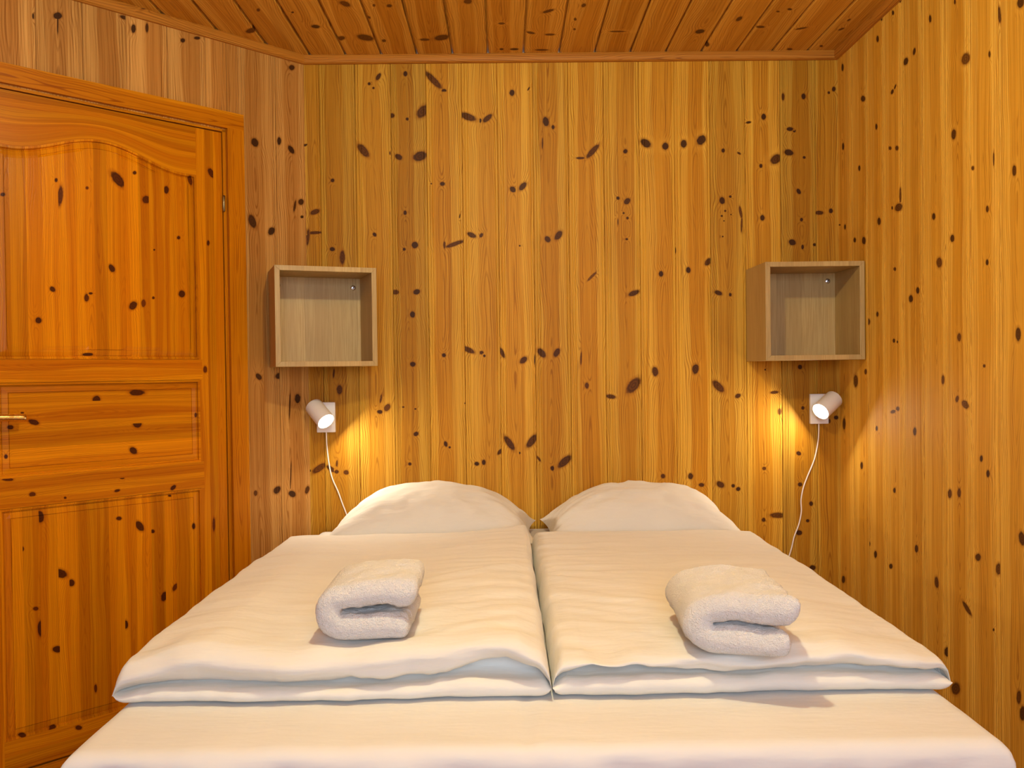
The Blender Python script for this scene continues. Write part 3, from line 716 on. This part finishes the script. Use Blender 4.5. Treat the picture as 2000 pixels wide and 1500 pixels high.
def fbm(x, y, z=0, o=3):
    s = 0; a = 1; 
    for i in range(o): s += a*noise.noise(Vector((x, y, z+i*7.7))); x *= 2.03; y *= 2.03; a *= .5
    return s
def gridobj(name, P, mat, parent=None, closed_u=False, closed_v=False, flip=False):
    nu, nv = len(P), len(P[0]); V = [tuple(p) for r in P for p in r]; F_ = []
    for i in range(nu-(0 if closed_u else 1)):
        for j in range(nv-(0 if closed_v else 1)):
            a, b, c, d = i*nv+j, ((i+1) % nu)*nv+j, ((i+1) % nu)*nv+(j+1) % nv, i*nv+(j+1) % nv
            F_.append((a, b, c, d) if not flip else (d, c, b, a))
    return meshobj(name, V, F_, mat, parent, True)
# fitted sheet: top with rounded shoulders, sides and foot falling over the mattress
def sheet():
    nu, nv = 200, 190; P = []
    side = .20; r = .030
    W, Ln = BX1-BX0, BY1-BY0
    def fall(t, L0, L1, lo_, hi_):
        # t: arc position; returns pos along axis and drop
        if t < 0: over = -t
        elif t > L1-L0: over = t-(L1-L0)
        else: return L0+t, 0.
        return None, over
    for i in range(nu+1):
        a = -side+(W+2*side)*i/nu; row = []
        for j in range(nv+1):
            b = -side+(Ln+side)*j/nv
            def ax(q, Lq, c0, only_lo=False):
                # rounded shoulder of radius r
                e = None
                if q < r: e = r-q; sg = -1
                elif q > Lq-r and not only_lo: e = q-(Lq-r); sg = 1
                if e is None: return c0+q, 0.
                th = min(e/r, math.pi/2)
                out = r*math.sin(th); dz = r*(1-math.cos(th))
                if e/r > math.pi/2: dz += e-r*math.pi/2
                return (c0+r-out) if sg < 0 else (c0+Lq-r+out), dz
            x, dx = ax(a, W, BX0); y, dy = ax(b, Ln, BY0, True)
            z = ZM-max(dx, dy)-.3*min(dx, dy) if min(dx, dy) > 0 else ZM-dx-dy
            # crease between the two mattresses and soft tension folds
            g = math.exp(-((x-.045-.012*math.sin(y*3))/.014)**2); top = 1 if dx+dy < .02 else .3
            z += top*(.0016*fbm(x*3.2, y*7, 2)-.003*g*(1 if y > 1.46 else .5))
            if y < 1.75: z += .0022*top*fbm(x*9, y*2, 9)*max(0, (1.75-y)/.3)
            o = .008*fbm(x*7, z*9, 4) if dy > .02 else 0
            row.append((x+(.005*fbm(y*7, z*9, 6) if dx > .02 else 0), y+o, z))
        P.append(row)
    o = gridobj('fitted_sheet', P, SHEET)
    m_ = o.modifiers.new('t', 'SOLIDIFY'); m_.thickness = .002; m_.offset = -1
    return tag(o, 'smooth white sheet stretched over the mattress, bare at the foot of the bed', 'sheet')
sheet()

LIP = {-1: ((0, .05, .12, .5, .72, .84, .90, .97, 1), (.022, .030, .034, .030, .036, .062, .070, .052, .03)),
       1: ((0, .04, .10, .18, .3, .6, .8, .92, 1), (.03, .042, .064, .056, .046, .040, .042, .040, .034))}
# duvets -----------------------------------------------------------------
def duvet(x0, x1, yh, yf, label, sd, cornerL, cornerR, headlift, mirror):
    nu = 150; W = x1-x0; P = []
    r1 = .052
    for i in range(nu+1):
        u = i/nu; 
        u = .5-.5*math.cos(math.pi*u)*(1) if False else u
        x = x0+W*u
        eL, eR = x-x0, x1-x
        e = min(eL, eR)
        # overall fatness, thinning to each long edge
        outer = eL if mirror < 0 else eR            # the edge on the bed's outside
        inner = eR if mirror < 0 else eL
        fat = (.74+.26*min(1, outer/.16)**.7)*(.74+.26*min(1, inner/.06)**.6)
        close = math.sqrt(max(0., 1-(1-min(1, e/.022))**2))
        close = max(close, .05)
        n_a = fbm(x*4+sd, 1.3, 1); n_b = fbm(x*7+sd, 4.3, 2); n_c = fbm(x*12+sd, 9.3, 2)
        lp = float(np.interp(u, *LIP[mirror]))
        tl = min(lp-.004, .036+.006*n_b)*min(1, fat+.15)  # lower fold thickness
        Hf = ((.100 if mirror < 0 else .080)+.012*n_a)*fat                     # height at the front
        yfu = yf+.010*n_a+.006*n_b+.02*max(0, 1-inner/.10)*0
        # wavy lip of the upper layer
        lipz = max(tl+.003, lp+.009*n_c)
        sec = []
        N1 = 96
        def topz(y):
            s = (y-yf)/(yh-yf)                       # 0 front, 1 head
            z = Hf*(1-s)+(.072+headlift*max(0, 1-inner/.33)**1.2)*s*(.80+.20*fat)
            z *= 1+.10*math.sin(min(1, max(0, s))*math.pi)
            wr = .0050*fbm(x*2.6+sd, y*8, 3)+.0026*fbm(x*6+sd, y*17, 5)
            fan = math.exp(-(inner/.30)**2)          # pleats running in from the middle gap
            wr += .0085*fan*fbm(inner*2.2+sd, (y+inner*.45*(1 if s < .5 else -.3))*20, 6, 2)
            fr = math.exp(-((y-yf)/.17)**2)
            wr += .0125*fr*fbm(x*7.5+sd, (y+x*.35)*7, 8, 2)
            wr += .0045*math.exp(-((y-yh)/.10)**2)*fbm(x*3+sd, y*14, 11, 2)
            return z+wr*(.35+.65*min(1, e/.05))
        # head edge (rounded), then forward over the top
        zh = topz(yh); 
        hwob = .012*fbm(x*3+sd, 20, 1)
        for k in range(9):
            a = -math.pi/2+math.pi*k/8; sec.append((yh-zh*.42+math.cos(a)*zh*.42+hwob, zh/2+math.sin(a)*zh/2))
        yt0, yt1 = yh-zh*.42+hwob, yfu+r1
        for k in range(1, N1):
            y = yt0+(yt1-yt0)*k/N1; sec.append((y, topz(y)))
        # front lip of upper layer: bulges down to the crease
        zt = topz(yt1); zl = lipz; rc = (zt-zl)/2
        for k in range(15):
            a = math.pi/2+math.pi*(k/14)
            bul = 1+.25*fbm(x*6+sd, k*.25, 5, 2)
            sec.append((yt1+math.cos(a)*r1*bul, zl+rc+math.sin(a)*rc))
        # crease goes inward
        dep = .030
        sec.append((yt1-.006, zl-.0015)); sec.append((yt1+dep, zl-.003)); sec.append((yt1+dep, tl-.001))
        # lower layer
        rl = tl/2; yo = .004+.012*n_b+.006*n_c
        for k in range(13):
            a = math.pi/2+math.pi*k/12
            sec.append((yfu+.024-yo+math.cos(a)*.022, rl+math.sin(a)*(rl-.0005)+.0004))
        for k in range(1, 10): sec.append((yfu+.03+(yh-.03-yfu-.03)*k/10, .0008))
        zc = .020
        # pull the last columns together into a rounded side seam
        P.append([(x+.006*fbm(y*4+sd, 3, 0)*(1 if e < .05 else .2), y, ZM+.0030+max(.0, (zc+(z-zc)*close))) for y, z in sec])
    # close the ends on a seam line
    for idx in (0, -1):
        P[idx] = [(p[0], p[1], ZM+.003+.020+(p[2]-ZM-.023)*.02) for p in P[idx]]
    o = gridobj('duvet', P, LINEN, closed_v=True, flip=True)
    return tag(o, label, 'duvet', 'white duvets on the bed')
duvet(-.752, .082, 2.995, 1.640, 'left duvet, white, folded under at the foot and overlapping its pillow', 1.7, 0, 0, .035, -1)
duvet(.086, .852, 2.985, 1.648, 'right duvet, white, folded under at the foot, lying clear of its pillow', 8.3, 0, 0, .0, 1)

# pillows ----------------------------------------------------------------
def pillow(cx, cy, hw, hd, th, rz, label, sd, tiltx=0., asym=0.):
    n = 72; top = []; bot = []
    def pt(u, v, sgn):
        au, av = abs(u), abs(v)
        px_ = hw*u*(1-.075*(1-av**2.2)*1.0)*(1+.0)
        py_ = hd*v*(1-.07*(1-au**2.4))
        h = (max(0, 1-au**2.6)**.62)*(max(0, 1-av**2.4)**.62)
        w1 = .010*fbm(u*2.0+sd, v*2.2, sd)+.004*fbm(u*5+sd, v*5, 3+sd)
        edge = min(1, (1-max(au, av))/.10)
        h2 = h*(1+asym*u)
        if sgn > 0: z = th*h2+w1*edge*1.2
        else: z = -.018*h*edge
        # puckers by the side seams
        z += .006*sgn*math.exp(-((1-au)/.12)**2)*noise.noise(Vector((u*2, v*9+sd, sd)))*edge
        return px_, py_, z
    P = []
    vv = [math.sin(math.pi/2*(-1+2*j/n)) for j in range(n+1)]
    for i in range(n+1):
        u = math.sin(math.pi/2*(-1+2*i/n)); row = [pt(u, v, 1) for v in vv]+[pt(u, v, -1) for v in vv[::-1][1:-1]]
        P.append(row)
    c, s = math.cos(rz), math.sin(rz); P2 = []
    for r in P:
        P2.append([(cx+x*c-y*s, cy+x*s+y*c, ZM+.024+z+max(0, y)*tiltx) for x, y, z in r])
    o = gridobj('pillow', P2, LINEN, closed_v=True)
    return tag(o, label, 'pillow', 'white pillows against the back wall')
pillow(-.270, 3.236, .385, .205, .185, -.02, 'plump white pillow on the left half, one end tucked under the duvet corner', 2.1, .06)
pillow(.500, 3.238, .362, .204, .178, .02, 'plump white pillow on the right half, its left corner turned up', 5.4, .08)

# towels -----------------------------------------------------------------
def towel(loc, rz, W, Lg, label, sd, shear, lay=.050, gap=.012, flare=.0, slant=0.):
    """a thick towel folded over: a C in section, fold at -x, mouth at +x; runs along +y"""
    # centre line of the section
    h1 = lay/2+.001; h2 = lay*1.5+gap
    rr = (h2-h1)/2; cl = []
    xw = -W/2+lay*.5+rr
    nb = 20
    for k in range(nb): cl.append((W/2-lay*.5-.012-(W-lay*1.0-rr-.012)*k/nb, h1, 1.0))
    for k in range(13):
        a = -math.pi/2-math.pi*k/12; cl.append((xw+math.cos(a)*rr, (h1+h2)/2+math.sin(a)*rr, 1.0))
    for k in range(1, nb+1): cl.append((xw+(W-lay*1.0-rr)*k/nb, h2+.004*math.sin(k/nb*3.1), 1.0))
    # stroke to closed outline
    def outline(thk, y):
        out = []; inn = []; n_ = len(cl)
        for i, (x, z, t) in enumerate(cl):
            a = cl[max(i-1, 0)]; b = cl[min(i+1, n_-1)]; tx, tz = b[0]-a[0], b[1]-a[1]; l = math.hypot(tx, tz) or 1
            nx, nz = tz/l, -tx/l
            hw_ = thk/2
            out.append((x-nx*hw_, z-nz*hw_)); inn.append((x+nx*hw_, z+nz*hw_))
        def capp(c, p, q):
            # rounded end between p and q bulging away from the body
            res = []; mx, mz = (p[0]+q[0])/2, (p[1]+q[1])/2; vx, vz = p[0]-mx, p[1]-mz
            dx, dz = c; L_ = math.hypot(vx, vz)
            for k in range(1, 8):
                a = math.pi*k/8; res.append((mx+vx*math.cos(a)+dx*L_*.75*math.sin(a), mz+vz*math.cos(a)+dz*L_*.75*math.sin(a)))
            return res
        e1 = capp((1, 0), out[-1], inn[-1]); e0 = capp((1, 0), inn[0], out[0])
        return out+e1+inn[::-1]+e0
    ny = 96; P = []; base = outline(lay, 0)
    cz = [(x, z) for x, z, t in cl]
    m_ = len(base)
    # each outline point's own centre-line anchor, used to round off the ends
    n_ = len(cl); anch = [cz[i] for i in range(n_)]+[cz[-1]]*7+[cz[i] for i in range(n_-1, -1, -1)]+[cz[0]]*7
    for j in range(ny+1):
        v = j/ny; y = Lg*v
        e = min(v, 1-v)*Lg/(lay*.42)
        s = math.sqrt(max(.0, 1-(1-min(1, e))**2)); s = max(s, .12)
        row = []
        for (x, z), (ax_, az_) in zip(base, anch):
            X = ax_+(x-ax_)*s; Z = az_+(z-az_)*s
            n1 = fbm(X*14+sd, y*12, Z*14, 2)*.0075+fbm(X*70+sd, y*70, Z*70, 2)*.0026
            # terry tufts along the folded end
            X += n1*.8; Zn = Z+n1*(1 if Z > .012 else .2)
            k2 = 1+flare*v
            Xs = X*k2+shear*y+slant*0
            Y = y+slant*(X+W/2)
            row.append((Xs, Y, max(.0006, Zn)))
        P.append(row)
    c, s_ = math.cos(rz), math.sin(rz)
    Q = [[(x*c-y*s_, x*s_+y*c, z) for x, y, z in r] for r in P]
    o = gridobj('towel', Q, TERRY, closed_v=True)
    # end caps: quads from the outer to the inner side of the stroke
    Vv = [p for r in Q for p in r]; Fx = []
    mm = len(P[0])
    for j in range(ny):
        for i in range(mm): Fx.append((j*mm+i, j*mm+(i+1) % mm, (j+1)*mm+(i+1) % mm, (j+1)*mm+i))
    for base_, rev in ((0, True), (ny*mm, False)):
        def inn_(i): return base_+n_+7+(n_-1-i)
        fs = [(base_+i, base_+i+1, inn_(i+1), inn_(i)) for i in range(n_-1)]
        fs.append(tuple([base_+n_-1]+[base_+n_+k for k in range(7)]+[inn_(n_-1)]))
        fs.append(tuple([inn_(0)]+[base_+2*n_+7+k for k in range(7)]+[base_]))
        Fx += [f if rev else f[::-1] for f in fs]
    bpy.data.objects.remove(o, do_unlink=True)
    o = meshobj('towel', Vv, Fx, TERRY, None, True)
    import bmesh
    bm = bmesh.new(); bm.from_mesh(o.data); bmesh.ops.recalc_face_normals(bm, faces=bm.faces); bm.to_mesh(o.data); bm.free()
    # settle on the duvet: lie along the plane of the cloth beneath
    dv = [q for q in col.objects if q.name.startswith('duvet')]
    pts = []
    for v in o.data.vertices:
        x, y = v.co.x+loc[0], v.co.y+loc[1]
        for q in dv:
            hit, hp, hn, hf = q.ray_cast(Vector((x, y, 3)), Vector((0, 0, -1)))
            if hit: pts.append((x, y, hp.z))
    A_ = np.array(pts); co_, *_r = np.linalg.lstsq(np.c_[A_[:, :2], np.ones(len(A_))], A_[:, 2], rcond=None)
    off_ = (A_[:, 2]-np.c_[A_[:, :2], np.ones(len(A_))]@co_).max()
    for v in o.data.vertices:
        x, y = v.co.x+loc[0], v.co.y+loc[1]; v.co.z += co_[0]*x+co_[1]*y+co_[2]+off_*.75-loc[2]
    o.location = loc
    return tag(o, label, 'towel', 'rolled white towels on the duvets')
bpy.context.view_layer.update()
towel((-.273, 1.680, ZM+.118), math.radians(3), .205, .21, 'folded white towel on the left duvet', 3.0, .06, lay=.050, gap=.012, slant=-.05)
towel((.440, 1.648, ZM+.118), math.radians(0), .205, .26, 'folded white towel on the right duvet', 6.0, .05, lay=.054, gap=.006, slant=-.42)
